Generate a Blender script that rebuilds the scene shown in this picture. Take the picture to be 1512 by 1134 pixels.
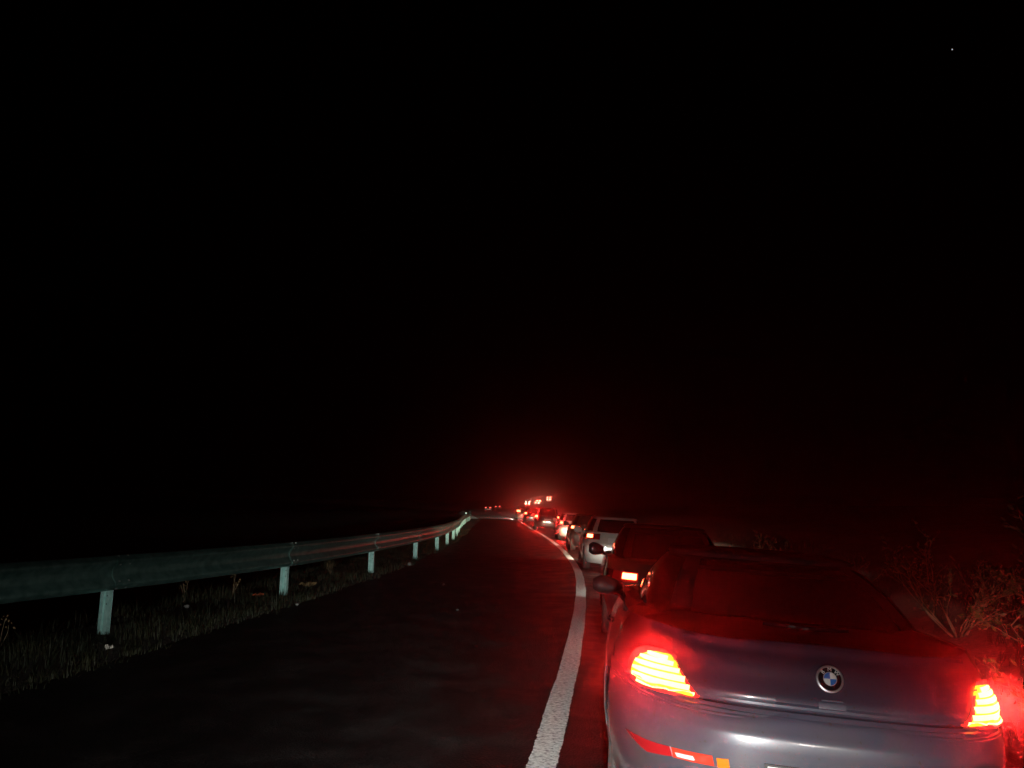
import bpy, bmesh, math, random
from mathutils import Vector, Matrix

R = math.radians
random.seed(7)
for o in list(bpy.data.objects):
    bpy.data.objects.remove(o)
S = bpy.context.scene
COL = S.collection

# ------------------------------------------------------------------ camera, sky, exposure
CAM_H = 1.57
cd = bpy.data.cameras.new('camera')
cd.sensor_width = 36.0
cd.lens = 36.0 * 1121 / 1512
cd.clip_start = 0.05
cd.clip_end = 5000
cam = bpy.data.objects.new('camera', cd)
COL.objects.link(cam)
cam.location = (0, 0, CAM_H)
cam.matrix_world = (Matrix.Translation((0, 0, CAM_H)) @ Matrix.Rotation(R(90 + 9.27), 4, 'X') @ Matrix.Rotation(R(0.8), 4, 'Z'))
S.camera = cam

W = bpy.data.worlds.new('World')
S.world = W
W.use_nodes = True
nt = W.node_tree
sky = nt.nodes.new('ShaderNodeTexSky')
sky.sky_type = 'NISHITA'
sky.sun_disc = False
sky.sun_elevation = R(-12)
sky.sun_rotation = R(200)
nt.links.new(sky.outputs[0], nt.nodes['Background'].inputs[0])
nt.nodes['Background'].inputs[1].default_value = 0.0004

S.view_settings.view_transform = 'Standard'
S.view_settings.look = 'None'
S.view_settings.gamma = 1
S.view_settings.exposure = 0.0
S.cycles.volume_step_rate = 1.0
S.cycles.max_bounces = 8
S.cycles.volume_bounces = 0
S.cycles.sample_clamp_indirect = 4.0
S.cycles.use_denoising = True


# ------------------------------------------------------------------ materials
def mat(name, base=(.5, .5, .5), rough=.5, metal=0., coat=0., emit=None, estr=0., spec=.5, trans=0.):
    m = bpy.data.materials.new(name)
    m.use_nodes = True
    b = m.node_tree.nodes['Principled BSDF']
    b.inputs['Base Color'].default_value = (*base, 1)
    b.inputs['Roughness'].default_value = rough
    b.inputs['Metallic'].default_value = metal
    b.inputs['Coat Weight'].default_value = coat
    b.inputs['Coat Roughness'].default_value = .06
    b.inputs['Specular IOR Level'].default_value = spec
    b.inputs['Transmission Weight'].default_value = trans
    if emit:
        b.inputs['Emission Color'].default_value = (*emit, 1)
        b.inputs['Emission Strength'].default_value = estr
    return m


def nodes(m):
    return m.node_tree.nodes, m.node_tree.links, m.node_tree.nodes['Principled BSDF']


def noise_mat(m, c1, c2, scale, lo=.35, hi=.65, detail=6, bump=0., bscale=None, bdist=.01, rough=None):
    n, l, b = nodes(m)
    tc = n.new('ShaderNodeTexCoord')
    nz = n.new('ShaderNodeTexNoise')
    nz.inputs['Scale'].default_value = scale
    nz.inputs['Detail'].default_value = detail
    l.new(tc.outputs['Object'], nz.inputs['Vector'])
    r = n.new('ShaderNodeValToRGB')
    r.color_ramp.elements[0].position = lo
    r.color_ramp.elements[0].color = (*c1, 1)
    r.color_ramp.elements[1].position = hi
    r.color_ramp.elements[1].color = (*c2, 1)
    l.new(nz.outputs['Fac'], r.inputs[0])
    l.new(r.outputs[0], b.inputs['Base Color'])
    if rough:
        mr = n.new('ShaderNodeMapRange')
        mr.inputs[3].default_value, mr.inputs[4].default_value = rough
        l.new(nz.outputs['Fac'], mr.inputs[0])
        l.new(mr.outputs[0], b.inputs['Roughness'])
    if bump:
        n2 = n.new('ShaderNodeTexNoise')
        n2.inputs['Scale'].default_value = bscale or scale * 3
        n2.inputs['Detail'].default_value = 4
        l.new(tc.outputs['Object'], n2.inputs['Vector'])
        bp = n.new('ShaderNodeBump')
        bp.inputs['Strength'].default_value = bump
        bp.inputs['Distance'].default_value = bdist
        l.new(n2.outputs['Fac'], bp.inputs['Height'])
        l.new(bp.outputs[0], b.inputs['Normal'])
    return m


def paint(name, base, metal=.55, rough=.36, dirt=.35, dirtcol=(.16, .13, .11)):
    """car paint: metallic base, clear coat, a dusty film with a blotchy outline"""
    m = mat(name, base, rough, metal, 1.0)
    n, l, b = nodes(m)
    tc = n.new('ShaderNodeTexCoord')
    nz = n.new('ShaderNodeTexNoise')
    nz.inputs['Scale'].default_value = 5
    nz.inputs['Detail'].default_value = 8
    l.new(tc.outputs['Object'], nz.inputs['Vector'])
    mr = n.new('ShaderNodeMapRange')
    mr.inputs[1].default_value = .35
    mr.inputs[2].default_value = .70
    mr.inputs[3].default_value = dirt * .4
    mr.inputs[4].default_value = dirt
    l.new(nz.outputs['Fac'], mr.inputs[0])
    sp = n.new('ShaderNodeSeparateXYZ')
    l.new(tc.outputs['Object'], sp.inputs[0])
    hz = n.new('ShaderNodeMapRange')           # road film: thick near the sills, gone by the belt
    hz.inputs[1].default_value = .58
    hz.inputs[2].default_value = .90
    hz.inputs[3].default_value = 1.
    hz.inputs[4].default_value = .15
    l.new(sp.outputs[2], hz.inputs[0])
    mu = n.new('ShaderNodeMath')
    mu.operation = 'MULTIPLY'
    l.new(mr.outputs[0], mu.inputs[0])
    l.new(hz.outputs[0], mu.inputs[1])
    mx = n.new('ShaderNodeMix')
    mx.data_type = 'RGBA'
    mx.inputs[6].default_value = (*base, 1)
    mx.inputs[7].default_value = (*dirtcol, 1)
    l.new(mu.outputs[0], mx.inputs[0])
    l.new(mx.outputs[2], b.inputs['Base Color'])
    inv = n.new('ShaderNodeMath')
    inv.operation = 'MULTIPLY_ADD'
    inv.inputs[1].default_value = -metal
    inv.inputs[2].default_value = metal
    l.new(mu.outputs[0], inv.inputs[0])
    l.new(inv.outputs[0], b.inputs['Metallic'])
    cr = n.new('ShaderNodeMath')
    cr.operation = 'MULTIPLY_ADD'
    cr.inputs[1].default_value = .16
    cr.inputs[2].default_value = .07
    l.new(mu.outputs[0], cr.inputs[0])
    l.new(cr.outputs[0], b.inputs['Coat Roughness'])
    # small dark spatters
    sk = n.new('ShaderNodeTexNoise')
    sk.inputs['Scale'].default_value = 42
    sk.inputs['Detail'].default_value = 3
    l.new(tc.outputs['Object'], sk.inputs['Vector'])
    sr = n.new('ShaderNodeMapRange')
    sr.inputs[1].default_value, sr.inputs[2].default_value = .67, .71
    l.new(sk.outputs['Fac'], sr.inputs[0])
    mx2 = n.new('ShaderNodeMix')
    mx2.data_type = 'RGBA'
    mx2.inputs[7].default_value = (.03, .024, .02, 1)
    l.new(sr.outputs[0], mx2.inputs[0])
    l.new(mx.outputs[2], mx2.inputs[6])
    l.new(mx2.outputs[2], b.inputs['Base Color'])
    # fine specks of dried spray
    sn = n.new('ShaderNodeTexNoise')
    sn.inputs['Scale'].default_value = 260
    sn.inputs['Detail'].default_value = 2
    l.new(tc.outputs['Object'], sn.inputs['Vector'])
    bp = n.new('ShaderNodeBump')
    bp.inputs['Strength'].default_value = .06
    bp.inputs['Distance'].default_value = .002
    l.new(sn.outputs['Fac'], bp.inputs['Height'])
    l.new(bp.outputs[0], b.inputs['Normal'])
    return m


M = {}
M['silver'] = paint('grey_metallic_paint', (.030, .037, .066), .25, .36, .80, (.050, .044, .040))
M['black_paint'] = paint('black_paint', (.010, .010, .012), .2, .3, .06)
M['grey_paint'] = paint('grey_paint', (.12, .12, .13), .5, .35, .3)
M['white_paint'] = paint('white_paint', (.62, .60, .55), 0., .4, .25)
M['dark_red_paint'] = paint('dark_red_paint', (.05, .012, .014), .3, .35, .2)
M['glass'] = mat('dark_glass', (.008, .008, .01), .04, 0, .0, spec=.6)
M['soft_black'] = mat('black_plastic', (.012, .012, .012), .55)
M['rubber'] = noise_mat(mat('tyre_rubber', rough=.8), (.012, .012, .012), (.03, .028, .026), 20)
M['alloy'] = mat('alloy', (.35, .35, .36), .3, .9)
M['chrome'] = mat('chrome', (.78, .78, .80), .34, .85)
M['roundel_black'] = mat('roundel_black', (.008, .008, .01), .15, 0, .8)
M['roundel_blue'] = mat('roundel_blue', (.03, .16, .55), .3, 0, .5)
M['roundel_white'] = mat('roundel_white', (.80, .80, .78), .3, 0, .5)
M['plate'] = mat('plate_white', (.7, .7, .68), .5)
M['strip'] = mat('brake_led_strip', (.4, .02, .02), .3, emit=(1., .080, .028), estr=30)
M['lens'] = mat('red_lens', (.35, .008, .010), .12, 0, .6, emit=(1., .05, .04), estr=.9)
M['glow_lens'] = mat('glowing_lens', (.4, .02, .02), .2, emit=(1., .40, .015), estr=2.6)
M['lens_off'] = mat('red_lens_unlit', (.26, .008, .010), .10, 0, .8)
M['lens_clear'] = mat('clear_lens_unlit', (.42, .42, .41), .12, 0, .8)
M['lens_amber'] = mat('amber_lens_unlit', (.50, .12, .006), .12, 0, .8)
M['lens_orange'] = mat('orange_red_lens', (.42, .028, .014), .14, 0, .8)
M['far_lamp'] = mat('far_brake_lamp', (.4, .02, .02), .3, emit=(1., .12, .045), estr=20)
M['hill_lamp'] = mat('hill_brake_lamp', (.4, .02, .02), .3, emit=(1., .20, .12), estr=75)
M['dim_lamp'] = mat('dim_tail_lamp', (.4, .02, .02), .3, emit=(1., .10, .07), estr=9)
M['glare'] = mat('facing_headlamp', (.8, .8, .8), .2, emit=(1., .97, .9), estr=30)
M['headlamp'] = mat('headlamp_glass', (.8, .8, .8), .1, emit=(1., .93, .8), estr=6)
M['galv'] = noise_mat(mat('galvanised_steel', rough=.42, metal=.75), (.08, .18, .16), (.16, .29, .26), 9, bump=.15, bscale=60, bdist=.002, rough=(.34, .55))  # teal cast of the headlamp beam is put into the steel colour
M['galv_post'] = noise_mat(mat('galvanised_post', rough=.5, metal=.25), (.26, .52, .48), (.40, .66, .61), 14, bump=.2, bscale=50, bdist=.002, rough=(.4, .6))  # the beam's teal tint is painted into the posts as well
M['bolt'] = mat('bolt_steel', (.55, .6, .58), .3, .8)
M['hole'] = mat('hole_black', (.004, .004, .004), .9)
M['soil'] = noise_mat(mat('dry_soil', rough=.95), (.02, .018, .012), (.055, .045, .03), 2.2, bump=.6, bscale=14, bdist=.05)
M['grass'] = noise_mat(mat('grass_blades', rough=.7), (.004, .010, .002), (.020, .023, .006), 1.3)
M['dry_stem'] = noise_mat(mat('dry_stem', rough=.8), (.16, .11, .06), (.28, .21, .12), 8)
M['leaf'] = noise_mat(mat('shrub_leaf', rough=.55), (.030, .060, .010), (.10, .12, .025), 4)
M['leaf_dry'] = noise_mat(mat('dry_leaf', rough=.6), (.13, .08, .03), (.24, .17, .08), 6)
M['paper'] = noise_mat(mat('paper', rough=.8), (.65, .62, .52), (.8, .78, .70), 30)
M['stone'] = noise_mat(mat('pale_stone', rough=.8), (.13, .135, .125), (.22, .225, .21), 25, bump=.5, bscale=40)
M['grit'] = noise_mat(mat('dusty_stone', rough=.9), (.03, .03, .028), (.06, .058, .054), 40)
M['red_plastic'] = mat('red_plastic', (.6, .02, .02), .35)
M['orange_wrap'] = mat('orange_wrapper', (.55, .10, .04), .35)
M['star'] = mat('star_glow', (1, 1, 1), emit=(.9, .95, 1), estr=.6)


def asphalt():
    m = mat('asphalt', rough=.75, spec=.28)
    n, l, b = nodes(m)
    tc = n.new('ShaderNodeTexCoord')
    big = n.new('ShaderNodeTexNoise')
    big.inputs['Scale'].default_value = 1.7
    big.inputs['Detail'].default_value = 7
    big.inputs['Roughness'].default_value = .62
    l.new(tc.outputs['Object'], big.inputs['Vector'])
    r = n.new('ShaderNodeValToRGB')
    e = r.color_ramp.elements
    e[0].position = .50
    e[0].color = (.006, .006, .006, 1)
    e[1].position = .80
    e[1].color = (.017, .0165, .0155, 1)
    l.new(big.outputs['Fac'], r.inputs[0])
    vo = n.new('ShaderNodeTexVoronoi')
    vo.inputs['Scale'].default_value = 62
    l.new(tc.outputs['Object'], vo.inputs['Vector'])
    vr = n.new('ShaderNodeValToRGB')
    vr.color_ramp.elements[0].position = .25
    vr.color_ramp.elements[0].color = (2.6, 2.6, 2.6, 1)
    vr.color_ramp.elements[1].position = .5
    vr.color_ramp.elements[1].color = (.45, .45, .45, 1)
    l.new(vo.outputs['Distance'], vr.inputs[0])
    mx = n.new('ShaderNodeMix')
    mx.data_type = 'RGBA'
    mx.blend_type = 'MULTIPLY'
    mx.inputs[0].default_value = 1
    l.new(r.outputs[0], mx.inputs[6])
    l.new(vr.outputs[0], mx.inputs[7])
    l.new(mx.outputs[2], b.inputs['Base Color'])
    rr = n.new('ShaderNodeMapRange')
    rr.inputs[1].default_value, rr.inputs[2].default_value = .3, .7
    rr.inputs[3].default_value, rr.inputs[4].default_value = .38, .75
    l.new(big.outputs['Fac'], rr.inputs[0])
    l.new(rr.outputs[0], b.inputs['Roughness'])
    bp = n.new('ShaderNodeBump')
    bp.inputs['Strength'].default_value = .8
    bp.inputs['Distance'].default_value = .006
    bp.invert = True
    l.new(vo.outputs['Distance'], bp.inputs['Height'])
    l.new(bp.outputs[0], b.inputs['Normal'])
    return m


def line_paint():
    """beaded road paint: rough white film with cracks and bare aggregate"""
    m = mat('road_line_paint', rough=.7)
    n, l, b = nodes(m)
    tc = n.new('ShaderNodeTexCoord')
    mp = n.new('ShaderNodeMapping')
    mp.inputs['Scale'].default_value = (1, 2.2, 1)
    l.new(tc.outputs['Object'], mp.inputs[0])
    wear = n.new('ShaderNodeTexNoise')
    wear.inputs['Scale'].default_value = 26
    wear.inputs['Detail'].default_value = 9
    wear.inputs['Roughness'].default_value = .7
    l.new(mp.outputs[0], wear.inputs['Vector'])
    r = n.new('ShaderNodeValToRGB')
    e = r.color_ramp.elements
    e[0].position = .37
    e[0].color = (.06, .06, .056, 1)
    e[1].position = .53
    e[1].color = (.84, .85, .82, 1)
    l.new(wear.outputs['Fac'], r.inputs[0])
    l.new(r.outputs[0], b.inputs['Base Color'])
    nz = n.new('ShaderNodeTexNoise')
    nz.inputs['Scale'].default_value = 120
    nz.inputs['Detail'].default_value = 3
    l.new(mp.outputs[0], nz.inputs['Vector'])
    bp = n.new('ShaderNodeBump')
    bp.inputs['Strength'].default_value = 1.0
    bp.inputs['Distance'].default_value = .012
    l.new(nz.outputs['Fac'], bp.inputs['Height'])
    l.new(bp.outputs[0], b.inputs['Normal'])
    return m


M['asphalt'] = asphalt()
M['line'] = line_paint()


# ------------------------------------------------------------------ small helpers
def link(o, parent=None):
    COL.objects.link(o)
    if parent is not None:
        o.parent = parent
    return o


def thing(name, label, cat, loc=(0, 0, 0), group=None, mw=None):
    o = bpy.data.objects.new(name, None)
    o.empty_display_size = .1
    link(o)
    if mw is not None:
        o.matrix_world = mw
    else:
        o.location = loc
    o['label'] = label
    o['category'] = cat
    if group:
        o['group'] = group
    return o


def tag(o, label, cat, group=None):
    o['label'] = label
    o['category'] = cat
    if group:
        o['group'] = group
    return o


class MB:
    def __init__(self):
        self.v, self.f, self.m = [], [], []

    def add(self, vs, fs, mi=0):
        k = len(self.v)
        self.v += [tuple(p) for p in vs]
        self.f += [tuple(i + k for i in f) for f in fs]
        self.m += [mi] * len(fs)

    def box(self, c, s, rot=None, mi=0):
        vs = [Vector((sx * s[0] / 2, sy * s[1] / 2, sz * s[2] / 2)) for sx in (-1, 1) for sy in (-1, 1) for sz in (-1, 1)]
        if rot is not None:
            vs = [rot @ p for p in vs]
        vs = [p + Vector(c) for p in vs]
        self.add(vs, [(0, 1, 3, 2), (4, 6, 7, 5), (0, 4, 5, 1), (2, 3, 7, 6), (0, 2, 6, 4), (1, 5, 7, 3)], mi)

    def tube(self, pts, radii, seg=6, mi=0, cap=True):
        pts = [Vector(p) for p in pts]
        rings = []
        for i, p in enumerate(pts):
            t = (pts[min(i + 1, len(pts) - 1)] - pts[max(i - 1, 0)]).normalized()
            a = t.orthogonal().normalized()
            c = t.cross(a)
            r = radii[i] if isinstance(radii, (list, tuple)) else radii
            rings.append([p + a * math.cos(2 * math.pi * k / seg) * r + c * math.sin(2 * math.pi * k / seg) * r for k in range(seg)])
        self.rings(rings, mi, cap)

    def rings(self, rings, mi=0, cap=True, closed=True):
        n = len(rings[0])
        vs = [p for r in rings for p in r]
        fs = []
        for i in range(len(rings) - 1):
            for k in range(n if closed else n - 1):
                k2 = (k + 1) % n
                fs.append((i * n + k, i * n + k2, (i + 1) * n + k2, (i + 1) * n + k))
        if cap and closed:
            fs.append(tuple(range(n))[::-1])
            fs.append(tuple((len(rings) - 1) * n + k for k in range(n)))
        self.add(vs, fs, mi)

    def lathe(self, prof, axis_m, seg=24, mi=0):
        """prof: (radius, height) along local z of axis_m"""
        rings = [[axis_m @ Vector((r * math.cos(2 * math.pi * k / seg), r * math.sin(2 * math.pi * k / seg), h)) for k in range(seg)] for r, h in prof]
        self.rings(rings, mi, cap=True)

    def build(self, name, mats, parent=None, smooth=None):
        me = bpy.data.meshes.new(name)
        me.from_pydata(self.v, [], self.f)
        for m in (mats if isinstance(mats, (list, tuple)) else [mats]):
            me.materials.append(m)
        for p, mi in zip(me.polygons, self.m):
            p.material_index = mi
        if smooth is not None:
            for p in me.polygons:
                p.use_smooth = True
            me.set_sharp_from_angle(angle=R(smooth))
        me.update()
        o = bpy.data.objects.new(name, me)
        return link(o, parent)


def lerp(tab, x):
    if x <= tab[0][0]:
        return tab[0][1]
    for (a, b), (c, d) in zip(tab, tab[1:]):
        if x <= c:
            return b + (d - b) * (x - a) / (c - a)
    return tab[-1][1]


def smooth_curve(tab):
    """monotone-ish cubic (Catmull-Rom) through the table"""
    xs = [t[0] for t in tab]
    ys = [t[1] for t in tab]
    n = len(xs)
    ms = []
    for i in range(n):
        a, b = max(i - 1, 0), min(i + 1, n - 1)
        ms.append((ys[b] - ys[a]) / (xs[b] - xs[a]))

    def f(x):
        if x <= xs[0]:
            return ys[0] + ms[0] * (x - xs[0])
        if x >= xs[-1]:
            return ys[-1] + ms[-1] * (x - xs[-1])
        for i in range(n - 1):
            if x <= xs[i + 1]:
                h = xs[i + 1] - xs[i]
                t = (x - xs[i]) / h
                return ((2 * t ** 3 - 3 * t ** 2 + 1) * ys[i] + (t ** 3 - 2 * t ** 2 + t) * h * ms[i]
                        + (-2 * t ** 3 + 3 * t ** 2) * ys[i + 1] + (t ** 3 - t ** 2) * h * ms[i + 1])
    return f


# ------------------------------------------------------------------ the lie of the road
LX = smooth_curve([(-20, -3.6), (0, -.55), (4.97, .21), (6.3, .39), (8.52, .68), (12.41, 1.12), (16.9, 1.54), (20.6, 1.78),
                   (26.5, 1.98), (34.9, 2.06), (48.6, 1.93), (55.7, 1.74), (80, 1.35), (101, .85), (148, -2.4), (185, -5.8),
               (215, -6.8), (235, -5.2), (262, -.5), (290, 6.0), (320, 11.0), (350, 15.0), (390, 19.0), (450, 23), (520, 25), (700, 26)])


def ldir(y):
    return (LX(y + .5) - LX(y - .5))


def hill(y):
    if y < 140:
        return 0
    if y < 400:
        return 1.15e-4 * (y - 140) ** 2
    return 1.15e-4 * 260 ** 2 + .02 * (min(y, 520) - 400)


def gz(s, y):
    z = hill(y)
    if s >= 0:
        z -= .052 * min(s, 3.3)
        if s > 3.7:
            z += .30 * (min(s, 8) - 3.7)
            if s > 8:
                z += .04 * (min(s, 40) - 8)
    else:
        z -= .004 * min(-s, 6)
        if s < -6.6:
            z -= .34 * (min(-s, 18) - 6.6)
    return z


def wz(x, y):
    return gz(x - LX(y), y)


def grid_sheet(name, svals, yvals, zf, m, parent=None):
    mb = MB()
    n = len(svals)
    vs = []
    for y in yvals:
        x0 = LX(y)
        for s in svals:
            vs.append((x0 + s, y, zf(s, y)))
    fs = []
    for i in range(len(yvals) - 1):
        for k in range(n - 1):
            fs.append((i * n + k, i * n + k + 1, (i + 1) * n + k + 1, (i + 1) * n + k))
    mb.add(vs, fs)
    return mb.build(name, m, parent, smooth=60)


def frange(a, b, n):
    return [a + (b - a) * i / (n - 1) for i in range(n)]


YV = frange(-12, 60, 145) + frange(61, 140, 60) + frange(142, 430, 120) + [440, 460, 490, 520, 600, 700]
rs = random.Random(3)


def ground_z(s, y):
    z = gz(s, y)
    if -4.75 < s < 3.45:
        return z - .05
    near = min(1, max(0, (abs(s + .6) - 4.1) / 1.5))
    return z - .03 + near * (rs.random() - .5) * .10


g = grid_sheet('ground', [-300, -120, -60, -30, -18, -14, -11, -9, -8, -7.4, -6.9, -6.4, -5.9, -5.5, -5.1, -4.8, -4.5, -2, 0, 2, 3.2, 3.4, 3.6, 4, 4.4, 5, 5.6, 6.4, 7.4, 9, 12, 18, 40, 120, 300],
               YV, ground_z, M['soil'])
g['kind'] = 'structure'
rd = grid_sheet('road', [-4.65, -4.5, -3, -1.5, -.4, 0, .4, 1.2, 2.2, 3.3, 3.4], YV,
                lambda s, y: gz(s, y) - (.02 if s in (-4.65, 3.4) else 0), M['asphalt'])
rd['kind'] = 'structure'
ln = grid_sheet('road_line', [-.095, -.05, 0, .05, .095], frange(-6, 3.9, 40) + frange(4, 14, 420) + frange(14.1, 60, 300) + frange(61, 400, 240), lambda s, y: gz(s, y) + .005, M['line'])
for v in ln.data.vertices:                   # ragged, chipped edges
    if v.index % 5 in (0, 4):
        v.co.x += rs.gauss(0, .0035) + .003 * math.sin(v.co.y * 2.7 + v.index % 5)
ln['kind'] = 'structure'

# ------------------------------------------------------------------ headlamp beams
SPOTS = {}


def beam(name, power, color, cutoff=-.012, soft=.012, stray=.05, wide=.55, ek=.035):
    """a dipped headlamp: bright under a cut-off, strongest just below it, dim stray light above it"""
    d = bpy.data.lights.new(name, 'SPOT')
    d.energy = power
    d.color = color
    d.spot_size = R(150)
    d.spot_blend = .3
    d.shadow_soft_size = .045
    d.use_nodes = True
    n, l = d.node_tree.nodes, d.node_tree.links
    em = n['Emission']
    tc = n.new('ShaderNodeTexCoord')
    sp = n.new('ShaderNodeSeparateXYZ')
    l.new(tc.outputs['Normal'], sp.inputs[0])

    def mth(op, a, b=None, c=None, clamp=False):
        k = n.new('ShaderNodeMath')
        k.operation = op
        k.use_clamp = clamp
        for i, v in enumerate((a, b, c)):
            if v is None:
                continue
            if isinstance(v, (int, float)):
                k.inputs[i].default_value = v
            else:
                l.new(v, k.inputs[i])
        return k.outputs[0]
    az = mth('ABSOLUTE', sp.outputs[2])
    az = mth('MAXIMUM', az, .05)
    e = mth('DIVIDE', sp.outputs[1], az)        # tangent of the elevation
    a = mth('DIVIDE', sp.outputs[0], az)        # tangent of the azimuth
    below = mth('SUBTRACT', cutoff, e)          # > 0 under the cut-off
    step = mth('MULTIPLY_ADD', below, .5 / soft, .5, clamp=True)
    q = mth('DIVIDE', mth('MAXIMUM', below, 0.), ek)
    prof = mth('DIVIDE', 1., mth('ADD', 1., mth('POWER', q, 1.7)))
    main = mth('MULTIPLY', step, prof)
    aa = mth('DIVIDE', a, wide)
    lat = mth('DIVIDE', 1., mth('ADD', 1., mth('MULTIPLY', aa, aa)))
    up = mth('DIVIDE', mth('MAXIMUM', e, 0.), .10)
    sty = mth('DIVIDE', stray, mth('ADD', 1., mth('MULTIPLY', up, up)))
    tot = mth('MULTIPLY', mth('ADD', main, sty), lat)
    l.new(tot, em.inputs['Strength'])
    return d


def place_spot(data, name, loc, yaw, parent=None, pitch=0.):
    o = bpy.data.objects.new(name, data)
    link(o, parent)
    o.rotation_euler = (R(90 + pitch), 0, R(-yaw))
    o.location = loc
    return o


# ------------------------------------------------------------------ car shapes
class Shape:
    """a body as a stack of superellipse plan outlines; s is the arc length from the middle of the tail (left negative)"""

    def __init__(self, L, n, zd, zf, zw, top, z_lo=.45, rear_keep=.7):
        self.L, self.n, self.zd, self.zf, self.zw, self.top, self.z_lo, self.rk = L, n, zd, zf, zw, top, z_lo, rear_keep
        self.yc = L / 2
        zr = .75
        pts = []
        K = 3000
        for i in range(K + 1):
            t = math.pi * i / K
            pts.append((t, self.out(t, zr)))
        s = 0
        self.tab = [(0, 0)]
        for (t0, p0), (t1, p1) in zip(pts, pts[1:]):
            s += math.hypot(p1[0] - p0[0], p1[1] - p0[1])
            self.tab.append((s, t1))
        self.half = s
        self.ss = [a for a, b in self.tab]

    def out(self, t, z):
        w = lerp(self.zw, z)
        d = lerp(self.zd, z)
        f = lerp(self.zf, z)
        st, ct = math.sin(t), math.cos(t)
        e = 2 / self.n
        u = w * math.copysign(abs(st) ** e, st)
        if ct >= 0:
            y = self.yc - (self.yc - d) * abs(ct) ** e
        else:
            y = self.yc + (self.L - f - self.yc) * abs(ct) ** e
        return u, y

    def t_of(self, s):
        import bisect
        a = min(abs(s), self.half - 1e-6)
        i = max(1, bisect.bisect_left(self.ss, a))
        (s0, t0), (s1, t1) = self.tab[i - 1], self.tab[min(i, len(self.tab) - 1)]
        t = t0 + (t1 - t0) * ((a - s0) / (s1 - s0) if s1 > s0 else 0)
        return math.copysign(t, s)

    def zwarp(self, z, y):
        if z <= self.z_lo:
            return z
        return self.z_lo + (z - self.z_lo) * lerp(self.top, y)

    def p(self, s, z, off=0.):
        u, y = self.out(self.t_of(s), z)
        q = Vector((u, y, self.zwarp(z, y)))
        if off:
            q += self.nrm(s, z) * off
        return q

    def nrm(self, s, z):
        a = self.p(s - .004, z)
        b = self.p(s + .004, z)
        c = self.p(s, z - .004)
        d = self.p(s, z + .004)
        nn = (b - a).cross(d - c)
        return nn.normalized()

    def s_of_u(self, u, z):
        """arc length of the tail point at lateral u (only the rear half)"""
        w = lerp(self.zw, z)
        q = min(.9995, abs(u) / w)
        t = math.asin(q ** (self.n / 2))
        for (s0, t0), (s1, t1) in zip(self.tab, self.tab[1:]):
            if t1 >= t:
                return math.copysign(s0 + (s1 - s0) * (t - t0) / (t1 - t0), u)
        return math.copysign(self.half / 2, u)


def body_mesh(sh, zs, nring, name, m, parent, wheels, wr):
    mb = MB()
    svals = [-sh.half + 2 * sh.half * k / nring for k in range(nring)]
    rings = [[sh.p(s, z) for s in svals] for z in zs]
    # crown: shrink the top ring into a low deck
    topr = rings[-1]
    cen = Vector((0, sh.yc, 0))
    for k, (f, up) in enumerate(((.94, .016), (.82, .030), (.6, .04), (.3, .045), (.08, .046))):
        rings.append([Vector((p.x * f, cen.y + (p.y - cen.y) * f, p.z + up)) for p in topr])
    mb.rings(rings)
    o = mb.build(name, m, parent)
    cut = MB()
    for (wx, wy) in wheels:
        mtx = Matrix.Translation((math.copysign(abs(wx) + .28, wx), wy, wr)) @ Matrix.Rotation(R(90), 4, 'Y')
        cut.lathe([(wr + .045, -.42), (wr + .045, .42)], mtx, 40)
    c = cut.build('cutter', m)
    md = o.modifiers.new('b', 'BOOLEAN')
    md.operation = 'DIFFERENCE'
    md.object = c
    c.matrix_world = o.matrix_world
    c.parent = parent
    bpy.context.view_layer.update()
    dg = bpy.context.evaluated_depsgraph_get()
    me = bpy.data.meshes.new_from_object(o.evaluated_get(dg))
    o.modifiers.clear()
    o.data = me
    bpy.data.objects.remove(c)
    for p in me.polygons:
        p.use_smooth = True
    me.set_sharp_from_angle(angle=R(32))
    return o


def row_span(poly, z):
    xs = []
    n = len(poly)
    for i in range(n):
        (a, za), (b, zb) = poly[i], poly[(i + 1) % n]
        if (za <= z < zb) or (zb <= z < za):
            xs.append(a + (b - a) * (z - za) / (zb - za))
    return (min(xs), max(xs)) if len(xs) >= 2 else None


def patch(sh, poly, name, m, parent, off=.004, thick=.012, nr=14, nc=14, mats=None, zlist=None, smooth=40):
    """a plate lying on the body surface, cut to an outline given as (arc length, height)"""
    z0, z1 = min(p[1] for p in poly), max(p[1] for p in poly)
    zs = zlist or frange(z0 + 1e-4, z1 - 1e-4, nr)
    rows = []
    for z in zs:
        sp = row_span(poly, z)
        if sp is None:
            continue
        rows.append([(sp[0] + (sp[1] - sp[0]) * k / (nc - 1), z) for k in range(nc)])
    mb = MB()
    outer = [[sh.p(s, z, off) for s, z in r] for r in rows]
    inner = [[sh.p(s, z, off - thick) for s, z in r] for r in rows]
    H, K = len(rows), nc
    vs = [p for r in outer for p in r] + [p for r in inner for p in r]
    N = H * K
    fs = []
    for i in range(H - 1):
        for k in range(K - 1):
            fs.append((i * K + k, i * K + k + 1, (i + 1) * K + k + 1, (i + 1) * K + k))
    for k in range(K - 1):
        fs.append((k + 1, k, N + k, N + k + 1))
        j = (H - 1) * K
        fs.append((j + k, j + k + 1, N + j + k + 1, N + j + k))
    for i in range(H - 1):
        fs.append((i * K, (i + 1) * K, N + (i + 1) * K, N + i * K))
        fs.append(((i + 1) * K + K - 1, i * K + K - 1, N + i * K + K - 1, N + (i + 1) * K + K - 1))
    mb.add(vs, fs)
    return mb.build(name, mats or m, parent, smooth=smooth)


def mirror(poly):
    return [(-s, z) for s, z in poly]


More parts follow.
